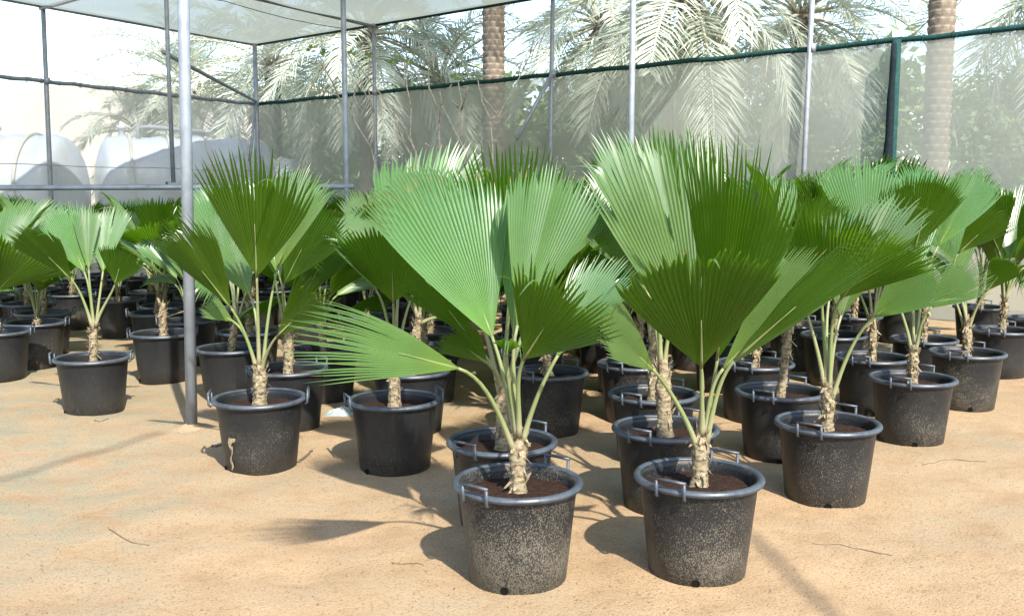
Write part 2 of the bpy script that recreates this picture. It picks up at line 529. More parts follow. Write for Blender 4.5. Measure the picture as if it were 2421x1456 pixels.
def leaf_mesh(P0, a, n, L, half, cup=10, droop=0.06, seed=0, seg=30, split=0.83, pleat=0.80, broken=0.07, rows=9, trows=4):
    """pleated fan blade: a = axis, n = upper-side normal; segments are V folded and free beyond 'split'"""
    rng = random.Random(seed)
    s = a.cross(n).normalized()          # so that (s, a) x -> n side is the upper face
    half = R(half)
    tc = tan(R(cup))
    dth = 2 * half / seg
    b = MB()
    wav, ph = rng.uniform(0.008, 0.02), rng.uniform(0, 6)
    lop = rng.uniform(-0.05, 0.05)
    for i in range(seg):
        th0 = -half + dth * i
        thm = th0 + dth / 2
        q = thm / half
        Li = L * (1.0 - 0.13 * q * q + lop * q) * rng.uniform(0.95, 1.04)
        Ls = L * split * (1.0 - 0.13 * q * q + lop * q)
        if rng.random() < 0.07: Ls *= rng.uniform(0.66, 0.88)      # a torn segment
        fs_ = min(0.95, Ls / Li)
        fd = rng.uniform(-0.02, 0.16) ** 1 if rng.random() > broken else rng.uniform(0.5, 1.1)
        side = rng.uniform(-0.35, 0.35)
        rs = rng.random()
        ts = [fs_ * (k / rows) ** 0.9 for k in range(rows + 1)] + [fs_ + (1 - fs_) * k / trows for k in range(1, trows + 1)]
        vs, at = [], []
        for t in ts:
            free = max(0.0, (t - fs_) / (1 - fs_))
            wf = 1.0 if free == 0 else 0.93 * (1 - free) ** 0.85
            r = Li * max(t, 0.012)
            tt = r / L
            squeeze = 1.10 - 0.20 * tt * tt
            def pt(th, up):
                e = th * squeeze
                p = a * (cos(e) * r) + s * (sin(e) * r)
                k = abs(e)
                p += n * (tc * r * sin(k) ** 1.25 / max(0.3, sin(half)) * 0.55)
                p += n * (up - droop * L * tt * tt * (1 + 0.5 * (e / half) ** 2))
                p += n * (wav * L * tt * sin(5 * e / half + ph))
                if free > 0:
                    p += -n * (fd * L * (1 - fs_) * free ** 1.8) - V((0, 0, 1)) * (fd * 0.35 * L * (1 - fs_) * free ** 2)
                    p += s * (side * dth * r * free * 1.4)
                return P0 + p
            hw = dth / 2 * wf
            amp = pleat * r * hw * squeeze
            vs += [pt(thm - hw, amp * .5), pt(thm, -amp * .5), pt(thm, -amp * .5), pt(thm + hw, amp * .5)]
            c = (min(1, t), rs, abs(q))
            at += [c] * 4
        fs = []
        for k in range(len(ts) - 1):
            o = k * 4
            fs += [(o + 0, o + 1, o + 5, o + 4), (o + 2, o + 3, o + 7, o + 6)]
        b.add(vs, fs, True, at)
    return b
def costa(b_, P0, a, n, L, rad, seg_t=0.42):
    pts = [P0 - n * 0.003 + a * (L * seg_t * k / 5) - n * (0.05 * L * (seg_t * k / 5) ** 2) for k in range(6)]
    b_.tube(pts, [rad * (1 - 0.85 * k / 5) for k in range(6)], 6, tt=(1, 1))
def petiole_pts(C, P0, a, k=10):
    d = (P0 - C).length
    up = V((0, 0, 1))
    c1 = C + (up * 0.45 + (P0 - C).normalized() * 0.8).normalized() * d * 0.36
    c2 = P0 - a * d * 0.3
    out = []
    for i in range(k + 1):
        t = i / k
        out.append(C * (1 - t) ** 3 + c1 * 3 * t * (1 - t) ** 2 + c2 * 3 * t * t * (1 - t) + P0 * t ** 3)
    return out

def leaf_dirs(P0, P1, face):
    a = (P1 - P0); L = a.length; a.normalize()
    f = R(face)
    nh = V((sin(f), -cos(f), 0.45))
    n = (nh - a * nh.dot(a)).normalized()
    return a, n, L

HERO = {}     # key -> (px, py of rim centre)
PALMS = []
def base_palm(loc, label, rot, dust, detail=2):
    t = thing('potted_palm', label, 'potted palm', loc, 'potted fan palms standing in rows on the sand')
    p = link('pot', POT, t); p['dust'] = dust
    p.scale = (1, 1, 0.952)
    p.rotation_euler = (0, 0, rot)
    link('rim', RIM, p)
    for a in (R(-128), R(52)):
        h = link('handle', HANDLE, p)
        h.rotation_euler = (0, 0, a)
    if detail > 1:
        h = link('drain_hole', HOLE, p)
        h.rotation_euler = (0, 0, R(-105) )
    s = link('soil', SOIL, t)
    s.scale = (1, 1, 0.952)
    s.rotation_euler = (0, 0, rot * 3 + loc[0])
    return t
def hero(key, rim, crown, leaves, label, rot=0.0, dust=0.3, extra=0, seed=1, r0=0.042, seg=30):
    c = at_z(rim[0], rim[1], POT_H)
    base = V((c.x, c.y, ground_h(c.x, c.y) - 0.010))
    t = base_palm(base, label, rot, dust)
    Y0 = base.y
    top = at_y(crown[0], crown[1], Y0) - base
    link('trunk', trunk_mesh(top, seed, r0), t)
    for i, lf in enumerate(leaves):
        bx, by, bz, tx, ty, tz, half, face = lf[:8]
        kw = lf[8] if len(lf) > 8 else {}
        P0 = at_y(bx, by, Y0 + bz) - base
        P1 = at_y(tx, ty, Y0 + tz) - base
        a, n, L = leaf_dirs(P0, P1, face)
        kw = dict(kw); sg = kw.pop('seg', seg)
        mb = leaf_mesh(P0, a, n, L, half, seed=seed * 100 + i, seg=sg, **kw)
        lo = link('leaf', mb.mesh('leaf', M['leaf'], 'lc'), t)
        pm = MB()
        C = top + V((max(-.016, min(.016, (bx - crown[0]) * 0.0002)), max(-.014, min(.014, bz * .1)), -0.035 - 0.03 * (i % 3)))
        pts = petiole_pts(C, P0 + a * 0.01, a)
        pm.tube(pts, [0.0155 - 0.0095 * (k / 10) ** .45 for k in range(11)], 7, tt=(0, 1))
        costa(pm, P0, a, n, L, 0.0065)
        link('petiole', pm.mesh('petiole', M['petiole'], 'lc'), lo)
    if extra:
        rng = random.Random(seed + 50)
        add_random_leaves(t, top, rng, extra, 26, back=True)
    HERO[key] = base
    PALMS.append(t)
    return t
def random_leaf(top, rng, az, inc, seg, merged=False, size=1.0, tired=False):
    """one leaf of a palm: az = compass direction, inc = lean from the vertical"""
    o = V((cos(az), sin(az), 0))
    pl = rng.uniform(0.24, 0.40) * size
    d1 = (o * sin(inc * 0.55) + V((0, 0, 1)) * cos(inc * 0.55))
    P0 = top + d1 * pl
    inc2 = inc * 1.12
    a = (o * sin(inc2) + V((0, 0, 1)) * cos(inc2)).normalized()
    n = (V((0, 0, 1)) * sin(inc2) - o * cos(inc2)).normalized()
    s = a.cross(n)
    roll = rng.uniform(-0.55, 0.55)
    n = (n * cos(roll) + s * sin(roll)).normalized()
    L = rng.uniform(0.52, 0.70) * size
    half = rng.uniform(25, 36)
    mb = leaf_mesh(P0, a, n, L, half, cup=rng.uniform(4, 20), droop=rng.uniform(0.3, 0.5) if tired else rng.uniform(0.03, 0.16), seed=rng.random() * 1e6, seg=seg,
                   broken=0.3 if tired else 0.06, rows=7 if seg > 20 else 5, trows=3 if seg > 20 else 2)
    pm = MB()
    pm.tube(petiole_pts(top - V((0, 0, 0.03)) + o * 0.008, P0 + a * 0.01, a, 7), [0.0155 - 0.0095 * (k / 7) ** .45 for k in range(8)], 6, tt=(0, 1))
    costa(pm, P0, a, n, L, 0.006)
    return mb, pm
def add_random_leaves(t, top, rng, count, seg, back=False):
    az = rng.uniform(0, 6.28)
    for i in range(count):
        az += 2.4 + rng.uniform(-.25, .25)
        aa = az
        if back:      # fill in behind the leaves placed from the photograph
            aa = rng.uniform(0.15, pi - 0.15)
        inc = R(rng.uniform(12, 30) + 38 * (i / max(1, count - 1)) * rng.uniform(0.6, 1.15))
        old = (not back) and i == count - 1 and rng.random() < 0.7
        if old: inc += R(16)
        mb, pm = random_leaf(top, rng, aa, inc, seg, False, rng.uniform(0.92, 1.16) if not old else 0.8, old)
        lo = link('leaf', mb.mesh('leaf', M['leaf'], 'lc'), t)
        link('petiole', pm.mesh('petiole', M['petiole'], 'lc'), lo)

# the palms nearest the camera, leaf by leaf: (blade base x, y, depth; tip x, y, depth; half angle; way the upper side faces)
hero('A', (1224, 1128), (1225, 1008), [
    (1165, 800, .05, 1015, 395, .28, 27, -8, dict(cup=17, droop=.04, split=.78)),
    (1214, 795, .04, 1232, 450, .14, 13, -10, dict(cup=8, seg=18, split=.93)),
    (1222, 775, .0, 1325, 385, .12, 21, 14, dict(cup=26, droop=.03, split=.84)),
    (1238, 850, -.12, 1385, 625, -.42, 33, 150, dict(droop=.12, split=.7, broken=.12)),
    (1316, 845, -.06, 1462, 598, -.04, 27, -42, dict(cup=14, split=.78)),
    (1088, 872, -.2, 722, 772, -.62, 16, 8, dict(droop=.14, split=.58, seg=26, broken=.0)),
    (1198, 840, -.06, 1205, 752, -.16, 27, 175, dict(seg=12, droop=.6, split=.6)),
], 'sunlit fan palm in the mud-speckled pot nearest the camera, leaf hanging far left', 0.0, 0.74, 0, 3, 0.044)
hero('B', (1652, 1118), (1660, 1008), [
    (1658, 868, -.12, 1656, 572, -.52, 34, 180, dict(cup=9, droop=.05, split=.88)),
    (1655, 850, .10, 1520, 292, .34, 21, -12, dict(cup=15, droop=.02, split=.72)),
    (1696, 850, .02, 1768, 305, -.36, 20, 128, dict(cup=5, droop=.02, split=.72)),
    (1706, 876, -.04, 1955, 595, -.14, 16, -14, dict(cup=10, split=.85, seg=30)),
    (1738, 850, -.08, 2105, 522, -.42, 9, 165, dict(cup=10, split=.72, seg=20)),
    (1546, 876, -.15, 1428, 752, -.42, 19, 22, dict(cup=12, split=.9, seg=24)),
], 'sunlit fan palm in the right one of the two nearest mud-speckled pots', 0.06, 0.60, 0, 4, 0.046)
hero('C', (1957, 988), (1957, 902), [
    (1943, 698, .0, 1945, 470, -.25, 37, 165, dict(cup=9, split=.74)),
    (1988, 705, -.1, 2135, 528, -.48, 35, 168, dict(cup=8, split=.78)),
    (2064, 752, -.1, 2235, 612, -.32, 26, -8, dict(cup=10, split=.78)),
    (1900, 715, .05, 1850, 560, .2, 25, 10),
    (1962, 700, .15, 2010, 500, .35, 26, 0),
], 'fan palm in the front right dark pot, two broad shaded leaves spread over it', 0.03, 0.48, 1, 5)
hero('D', (2158, 888), (2160, 815), [
    (2200, 728, -.1, 2325, 625, -.28, 28, -5, dict(droop=.2, split=.7)),
    (2216, 585, .2, 2335, 392, .12, 23, 20, dict(cup=12)),
    (2162, 590, .1, 2215, 400, -.08, 30, 165),
    (2120, 705, .05, 2070, 560, .12, 26, 0),
], 'fan palm at right edge of the plot with a tall pale upright leaf', 0.02, 0.46, 1, 6)
hero('I', (2287, 830), (2287, 755), [
    (2266, 598, -.05, 2378, 492, -.22, 27, 160, dict(cup=14)),
    (2330, 690, -.1, 2400, 600, -.25, 28, 165, dict(droop=.15)),
    (2250, 680, .1, 2215, 540, .2, 26, 0),
], 'fan palm in the second pot in from the right edge', 0.02, 0.58, 2, 8)
hero('U', (2062, 838), (2065, 740), [
    (2045, 600, .1, 2042, 365, .25, 32, -6),
    (2090, 610, .0, 2170, 430, -.15, 28, 165),
    (2010, 640, .05, 1950, 480, .1, 26, 0),
], 'fan palm with a broad pale round leaf, back right beside the dark net roll', 0.04, 0.25, 1, 21, 0.036)
hero('X', (1972, 790), (1975, 700), [
    (1985, 580, .1, 1995, 385, .3, 28, 0),
    (1950, 580, .0, 1900, 420, -.1, 28, 168),
], 'fan palm two behind the one with a tall pale upright leaf', 0.04, 0.25, 2, 22, 0.036)
hero('Y', (2185, 792), (2190, 700), [
    (2195, 560, .05, 2170, 380, .2, 28, 0),
    (2230, 560, .0, 2330, 400, -.1, 26, 168),
], 'fan palm behind the second pot from the right edge', 0.04, 0.25, 2, 23, 0.036)
hero('P4', (1573, 1005), (1567, 850), [
    (1530, 690, .05, 1440, 470, .2, 24, -5),
    (1590, 690, .05, 1560, 300, .3, 24, 170),
    (1600, 700, .1, 1700, 470, .3, 26, 0),
], 'fan palm with a thick dark stem right behind the speckled pot at front right', 0.04, 0.42, 1, 9, 0.05)
hero('P5', (1187, 1028), (1190, 880), [
    (1206, 650, .0, 1206, 325, -.16, 36, 172, dict(cup=6, split=.72)),
    (1152, 858, -.1, 1050, 780, -.2, 32, 170, dict(seg=24)),
    (1095, 660, .2, 925, 395, .42, 27, -5),
    (1112, 800, -.05, 985, 625, -.25, 27, 165),
    (1290, 660, .15, 1392, 420, .32, 25, 8),
], 'fan palm hidden behind the nearest speckled pot, deep green upright leaf', 0.0, 0.35, 0, 10)
hero('P6', (1545, 922), (1545, 780), [
    (1560, 640, 0, 1620, 420, -.1, 28, 170),
    (1500, 650, 0, 1410, 520, .1, 24, 0),
], 'fan palm in shade, third pot back in the line of the front right pot', 0.05, 0.2, 2, 11)
hero('P7', (1845, 915), (1868, 760), [
    (1850, 610, .0, 1800, 400, .15, 26, 0),
    (1900, 620, -.05, 1960, 450, -.15, 26, 165),
], 'fan palm behind the front right dark pot, thin pale stem', 0.04, 0.3, 2, 12, 0.034)
hero('E', (613, 935), (614, 850), [
    (607, 655, -.1, 598, 340, -.38, 33, 172, dict(cup=12, droop=.03, split=.70, seg=28)),
    (546, 728, -.05, 382, 508, -.25, 27, 160, dict(cup=14, droop=.05, split=.74)),
    (655, 640, .1, 722, 385, .2, 23, -8),
    (592, 700, .12, 525, 555, .22, 26, 0),
    (655, 795, -.1, 795, 655, -.25, 22, 165, dict(droop=.18, split=.68, broken=.2, seg=30)),
    (552, 760, .1, 478, 715, .06, 26, 10, dict(seg=18)),
], 'fan palm right of the front steel pole, in the pot with a pale mud smear', -0.75, 0.40, 0, 13, 0.05)
hero('F', (932, 935), (933, 815), [
    (930, 715, -.1, 925, 520, -.42, 42, 176, dict(cup=10, droop=.08)),
    (892, 690, -.1, 802, 545, -.3, 12, 30, dict(cup=10, seg=18)),
    (975, 700, .1, 1040, 560, .2, 28, 0),
], 'shaded fan palm between the smeared pot and the nearest pot, one black-green leaf', -0.5, 0.30, 1, 14, 0.045)
hero('S', (680, 868), (682, 775), [
    (672, 672, -.05, 775, 468, -.2, 27, 165),
    (715, 705, .1, 800, 550, .22, 24, 178),
    (650, 650, .05, 640, 470, .15, 26, 0),
], 'fan palm close behind the smeared pot, rear handle standing up', -0.1, 0.2, 1, 15)
hero('K', (970, 870), (990, 740), [
    (1000, 690, .0, 1060, 560, .1, 28, 0),
    (1085, 735, -.05, 1010, 690, -.1, 30, 165, dict(seg=24)),
], 'fan palm in shade behind the dark leafed palm at centre, yellowish stalks', -0.3, 0.15, 3, 16)
hero('G', (218, 836), (222, 760), [
    (168, 660, -.05, 42, 528, -.28, 35, 158, dict(cup=9)),
    (200, 645, .05, 128, 478, .14, 25, 0, dict(cup=6)),
    (243, 645, .05, 262, 482, .18, 24, -10),
    (272, 672, -.05, 296, 582, -.2, 36, 180, dict(seg=26)),
    (210, 640, .02, 205, 480, .12, 16, -5, dict(seg=20)),
], 'fan palm in the front pot left of the steel pole, ragged pale stem', -0.72, 0.34, 0, 17, 0.036)
hero('Q', (545, 813), (558, 745), [
    (545, 640, .05, 500, 500, .15, 26, 0),
    (600, 640, .05, 640, 520, .1, 26, 165),
], 'fan palm half hidden behind the first pot right of the steel pole', -0.4, 0.12, 3, 18, 0.036)

# the one pot whose palm has died back to a stump
def mud_smear():
    e = next(p for p in PALMS if 'pale mud smear' in p['label'])
    pot = next(c for c in e.children if c.name.startswith('pot'))
    b = MB(); n = 16
    vs, keep = [], []
    for i in range(n + 1):
        for j in range(n + 1):
            u, v = i / n, j / n
            z = 0.03 + 0.19 * v
            w = 0.04 + 0.16 * v ** 2 + 0.05 * sin(v * 9)
            a = R(-122) + w * (u - .5) + 0.12 * (v - .5) + 0.03 * sin(v * 14)
            rr = 0.1905 + (z - 0.008) * 0.113 + 0.0022
            vs.append((rr * cos(a), rr * sin(a), z))
            keep.append(mnoise.noise(V((u * 3, v * 6, 2))) > -0.22)
    fs = [(i * (n + 1) + j, (i + 1) * (n + 1) + j, (i + 1) * (n + 1) + j + 1, i * (n + 1) + j + 1) for i in range(n) for j in range(n) if keep[i * (n + 1) + j]]
    b.add(vs, fs)
    o = link('mud_smear', b.mesh('mud_smear', M['dried_mud']), pot)
    o.rotation_euler = (0, 0, -pot.rotation_euler.z)
mud_smear()
def stump():
    c = at_z(385, 784, POT_H)
    base = V((c.x, c.y, ground_h(c.x, c.y)))
    t = base_palm(base, 'pot left of the steel pole holding only a dead bare palm stump', -0.7, 0.2)
    link('trunk', trunk_mesh(V((0.01, 0, 0.62)), 77, 0.045), t)
    b = MB()
    b.tube([(0.02, 0, 0.50), (0.09, -0.02, 0.53), (0.20, -0.03, 0.565)], [0.008, 0.006, 0.004], 6)
    b.tube([(-0.01, 0.01, 0.60), (-0.03, 0.0, 0.66)], [0.014, 0.009], 6)
    link('dead_stalk', b.mesh('dead_stalk', M['trunk']), t)
    HERO['Z'] = base
    PALMS.append(t)
stump()

# --- the rows behind: a few kinds of palm built once, then copied with all their parts
def proto(seed, leaves, seg):
    rng = random.Random(seed)
    t = base_palm(V((0, 0, -50)), 'potted fan palm', 0, 0.2, 1)
    top = V((rng.uniform(-.03, .03), rng.uniform(-.03, .03), rng.uniform(0.50, 0.64)))
    link('trunk', trunk_mesh(top, seed, rng.uniform(0.034, 0.046)), t)
    add_random_leaves(t, top, rng, leaves, seg)
    return t
def copy_tree(o, parent=None):
    c = o.copy()
    COL.objects.link(c)
    if parent is not None:
        c.parent = parent
    for ch in list(o.children):
        copy_tree(ch, c)
    return c
NEAR = [proto(201 + i, 9, 26) for i in range(7)]
FAR = [proto(301 + i, rng_n, 20) for i, rng_n in enumerate((8, 6, 9, 7, 8, 5, 9))]
ORD = ['first', 'second', 'third', 'fourth', 'fifth', 'sixth', 'seventh', 'eighth', 'ninth', 'tenth', 'eleventh', 'twelfth', 'thirteenth']

# fence lines (needed to keep the rows inside the enclosure)
RAIL_Z, ROOF_Z = 3.25, 4.42
FC = at_z(608, 247, RAIL_Z)
FR = at_z(2421, 66, RAIL_Z)
FL = at_z(0, 181, RAIL_Z)
dR = (FR - FC).normalized(); dL = (FL - FC).normalized()
nR = V((-dR.y, dR.x, 0)); nL = V((dL.y, -dL.x, 0))
if nR.dot(-FC) < 0: nR.negate()
if nL.dot(-FC) < 0: nL.negate()
def inside(x, y, m):
    p = V((x, y, RAIL_Z)) - FC
    return p.dot(nR) > m and p.dot(nL) > m

LINES = [   # (x, first free depth, last depth, where the line stands)
    (-6.35, 10.6, 13.0, 'in the line of pots at the far left edge', 0),
    (-5.6, 9.6, 13.5, 'in the second line from the left edge', 0),
    (-4.85, 8.9, 14.0, 'one line left of the cut off pot', 0),
    (-4.1, 8.25, 14.5, 'behind the cut off pot at the left edge', 1),
    (-3.45, 7.85, 14.5, 'just left of the stump pot line', 0),
    (-2.78, 8.35, 14.5, 'behind the pot with the dead stump', 1),
    (-2.05, 7.75, 14.5, 'behind the first pot right of the steel pole', 0),
    (-1.36, 6.95, 14.5, 'behind the smeared pot right of the pole', 1),
    (-0.62, 6.85, 14.0, 'behind the black leafed palm at centre', 1),
    (0.16, 5.95, 13.5, 'behind the nearest speckled pot', 1),
    (0.82, 6.25, 13.0, 'behind the front right speckled pot', 2),
    (1.60, 6.30, 12.5, 'behind the thin stemmed palm at right', 0),
    (2.40, 8.05, 12.0, 'behind the palm with a tall pale upright leaf', 2),
    (3.10, 7.95, 11.6, 'behind the second pot from the right edge', 1),
    (3.90, 7.75, 11.2, 'in the line at the right edge of the frame', 0),
    (4.65, 8.6, 10.9, 'in the outermost line at the right edge', 0),
]
SPECIAL = {(3, 0): None}
rng = random.Random(91)
idx = 0
# explicit pots read off the photograph, at the left edge
extra_pots = [(-6, 783, 'pot cut off by the left picture edge'),
              (104, 738, 'pot right behind the pot cut off at left'),
              (370, 735, 'pot just behind the dead stump pot, clean dark rim'),]
for px, py, lab in extra_pots:
    c = at_z(px, py, POT_H)
    o = copy_tree(NEAR[idx % 7]); idx += 1
    o.location = (c.x, c.y, ground_h(c.x, c.y))
    o.rotation_euler = (0, 0, rng.uniform(0, 6.28))
    for ch in o.children:
        if ch.name.startswith('pot'): ch.rotation_euler = (0, 0, -0.7 - o.rotation_euler.z)
    o['label'] = 'fan palm in the ' + lab
    PALMS.append(o)
taken = [p.location.copy() for p in PALMS]
SKIP = set()
for li, (x, y0, y1, where, k0) in enumerate(LINES):
    y, k = y0, k0
    while y < y1:
        px, py = x + rng.uniform(-.07, .07) + (y - y0) * 0.008, y + rng.uniform(-.06, .06)
        spin, scale, which = rng.uniform(0, 6.28), rng.uniform(0.80, 1.12) * (1 + 0.13 * max(0, min(1, (px + .5) / 3)) - 0.07 * max(0, min(1, (-1.5 - px) / 1.5))), rng.random()
        drop = rng.random() < 0.09
        ok = inside(px, py, 0.9) and all((V((px, py)) - t.to_2d()).length > 0.56 for t in taken)
        if ok and not drop:
            pool = NEAR if y < 8.6 else FAR
            if (li, k) not in SKIP:
                o = copy_tree(pool[int(which * len(pool))])
                o.location = (px, py, ground_h(px, py) - 0.010)
                o.rotation_euler = (0, 0, spin)
                for ch in o.children:
                    if ch.name.startswith('pot'):
                        ch.rotation_euler = (0, 0, (-0.7 if px < -0.9 else 0.03) + rng.uniform(-.1, .1) - spin)
                        ch['dust'] = rng.uniform(0.30, 0.62)
                    elif ch.name.startswith(('leaf', 'trunk')):
                        ch.scale = (scale, scale, scale) if ch.name.startswith('leaf') else (1, 1, scale)
                o['label'] = 'fan palm %s, %s back' % (where, ORD[k])
                PALMS.append(o)
            k += 1
        y += rng.uniform(0.78, 0.98)
def drop_tree(o):
    for ch in list(o.children):
        drop_tree(ch)
    bpy.data.objects.remove(o)
for p in NEAR + FAR:
    drop_tree(p)

# ------------------------------------------------------------------ shade house: fences of net, roof, poles
def pole(mb, p, q, r, n=12):
    mb.tube([p, q], r, n)
def net_sheet(p, q, z0, z1, nu, nv, wob, name='net', m=None):
    b = MB()
    d = (q - p); side = V((-d.y, d.x, 0)).normalized()
    vs = []
    for j in range(nv + 1):
        for i in range(nu + 1):
            u, v = i / nu, j / nv
            c = p + d * u
            w = wob * (1 - v) * mnoise.noise(V((u * 9, v * 2, z0))) + 0.3 * wob * mnoise.noise(V((u * 40, v * 3, 2)))
            vs.append((c.x + side.x * w, c.y + side.y * w, z0 + (z1 - z0) * v))
    fs = [(j * (nu + 1) + i, j * (nu + 1) + i + 1, (j + 1) * (nu + 1) + i + 1, (j + 1) * (nu + 1) + i) for j in range(nv) for i in range(nu)]
    b.add(vs, fs)
    return b.mesh(name, m or M['fence_net'])
def on_line(px, a, b):
    """where the vertical plane of the fence a-b is seen at photo column px"""
    d = ray(px, HORIZON)
    # solve (0,0)+d*s = a+(b-a)*t
    ex, ey = b.x - a.x, b.y - a.y
    den = d.x * ey - d.y * ex
    s = (a.x * ey - a.y * ex) / den
    return V((d.x * s, d.y * s, 0))
FR2 = FC + dR * ((FR - FC).length + 4.0)
FL2 = FC + dL * ((FL - FC).length + 5.0)
def fence(a, b, label, post_px, braces, wrap, net='fence_net'):
    t = thing('net_fence', label, 'net fence', (a.x, a.y, 0))
    O = V((a.x, a.y, 0))
    pa, pb = V((0, 0, 0)), V((b.x - a.x, b.y - a.y, 0))
    link('net', net_sheet(pa, pb, 0.02, RAIL_Z, 80, 10, 0.10, 'net', M[net]), t)
    m = MB()
    k = 40
    dd = pb.normalized(); L = pb.length
    pts = [pa + dd * (L * i / k) + V((0, 0, RAIL_Z + 0.01 * sin(i * 2.1))) for i in range(k + 1)]
    m.tube(pts, 0.033, 8)
    ties = m
    for i in range(int(L / 0.32)):
        c = pa + dd * (0.2 + i * 0.32 + 0.06 * sin(i * 5.0)) + V((0, 0, RAIL_Z))
        rr = 0.042
        ties.tube([c + V((-dd.y, dd.x, 0)) * rr * cos(q) + V((0, 0, 1)) * rr * sin(q) for q in [2 * pi * j / 8 for j in range(9)]], 0.006, 4, False)
    link('rail', m.mesh('rail', wrap), t)
    for px, r, top, lean in post_px:
        c = on_line(px, a, b) - O
        m = MB()
        nrm = V((-dd.y, dd.x, 0)); nrm = nrm if nrm.dot(-O) > 0 else -nrm
        c += nrm * 0.075
        pole(m, c + V((lean, 0, -0.2)), c + V((0, 0, top)), r)
        po = link('post', m.mesh('post', M['steel']), t)
        cl = MB()
        cl.tube([c + V((0, 0, RAIL_Z - 0.05)), c + V((0, 0, RAIL_Z + 0.05))], r + 0.012, 10)
        cl.tube([c + V((0, 0, RAIL_Z)), c + V((0, 0, RAIL_Z)) - nrm * 0.09], 0.03, 8)
        link('clamp', cl.mesh('clamp', M['steel']), po)
    for p, q in braces:
        m = MB()
        pole(m, p - O, q - O, 0.028)
        link('brace', m.mesh('brace', M['steel']), t)
    return t, O
f1, O1 = fence(FC, FR2, 'long net fence behind the palms, green bound rail on top, date palms beyond', [(897, .032, ROOF_Z, 0), (1313, .032, ROOF_Z + .6, -.06), (1914, .032, ROOF_Z + .6, -.08)], 
      [(at_y(1305, 176, on_line(1310, FC, FR).y - .12), at_y(1222, 330, on_line(1310, FC, FR).y - .5))], M['green_net_wrap'])
f2, O2 = fence(FC, FL2, 'left net fence in front of the white water tanks', [(606, .045, ROOF_Z, 0), (119, .036, ROOF_Z, -.06)], 
      [(at_y(606, 242, FC.y - .15), at_y(590, 380, FC.y - .8)), (at_y(386, 124, 12.0), at_y(604, 240, FC.y - .16))], M['steel'], 'side_net')
# thick post with rolled-up dark netting hanging at it
c = on_line(2108, FC, FR) - O1 + nR * 0.05
m = MB(); pole(m, c + V((0, 0, -.1)), c + V((0, 0, RAIL_Z)), 0.05)
po = link('post', m.mesh('post', M['green_net_wrap']), f1)
m = MB()
pts, rad = [], []
for i in range(15):
    u = i / 14
    pts.append(c + V((-0.06 - 0.03 * u, -0.07, RAIL_Z - 0.05 - u * 3.0)) + V((0.003 * sin(i * 1.7), 0, 0)))
    rad.append(0.03 + 0.04 * min(1, u * 1.3) + 0.004 * sin(i * 2.3))
m.tube(pts, rad, 12)
link('net_roll', m.mesh('net_roll', M['dark_net_roll']), po)
# two sagging wires along the left fence
for hz, sg in ((1.93, 0.02), (1.60, 0.015)):
    m = MB()
    pa, pb = nL * 0.1, V((FL2.x - FC.x, FL2.y - FC.y, 0)) + nL * 0.1
    m.tube([pa.lerp(pb, i / 20) + V((0, 0, hz - sg * sin(i * pi / 5) ** 2)) for i in range(21)], 0.006, 5)
    link('wire', m.mesh('wire', M['tank_pipe']), f2)

# roof net over the back of the plot
def roof():
    t = thing('shade_roof', 'pale shade net roof stretched over the back left of the plot', 'shade roof', (FC.x, FC.y, 0))
    O = V((FC.x, FC.y, 0))
    LR, LL = 11.0, 15.0
    nu, nv = 66, 90
    b = MB()
    vs = []
    for j in range(nv + 1):
        for i in range(nu + 1):
            p = dR * (LR * i / nu) + dL * (LL * j / nv)
            sag = 0.05 * mnoise.noise(V((p.x * .5, p.y * .5, 3))) - 0.07 * sin(pi * ((LL * j / nv) % 3.0) / 3.0)
            edge = min(1, i / 3, j / 3)
            vs.append((p.x, p.y, ROOF_Z + sag * edge))
    fs = [(j * (nu + 1) + i, j * (nu + 1) + i + 1, (j + 1) * (nu + 1) + i + 1, (j + 1) * (nu + 1) + i) for j in range(nv) for i in range(nu)
          if (dR * (LR * i / nu) + dL * (LL * j / nv) + FC).y > 7.6]
    b.add(vs, fs)
    link('roof_net', b.mesh('roof_net', M['roof_net']), t)
    def beam(p, q, r, mm, name='beam'):
        m = MB(); m.tube([p, p.lerp(q, .5), q], r, 8)
        link(name, m.mesh(name, mm), t)
    z = V((0, 0, ROOF_Z))
    beam(z, z + dR * LR, 0.036, M['green_net_wrap'], 'edge_beam')
    beam(z, z + dL * LL, 0.036, M['steel'], 'edge_beam')
    p897 = on_line(897, FC, FR) - O
    zz = V((0, 0, ROOF_Z - 0.05))
    beam(zz + p897, zz + p897 + dL * 12.5, 0.03, M['steel'])
    p119 = on_line(119, FC, FL) - O
    beam(zz + p119, zz + p119 + dR * 9.5, 0.03, M['steel'])
    p1313 = on_line(1313, FC, FR) - O
    beam(zz + p1313, zz + p1313 + dL * 11.0, 0.03, M['steel'])
    for s0 in (2.9,):      # seams of the cloth
        m = MB(); m.tube([dR * s0 + dL * (0.2 + 1.4 * i / 2) + V((0, 0, ROOF_Z - 0.015 - 0.055 * sin(pi * ((0.2 + 1.4 * i / 2) % 3.0) / 3.0))) for i in range(18)], 0.006, 4)
        link('seam', m.mesh('seam', M['green_net_wrap']), t)
roof()

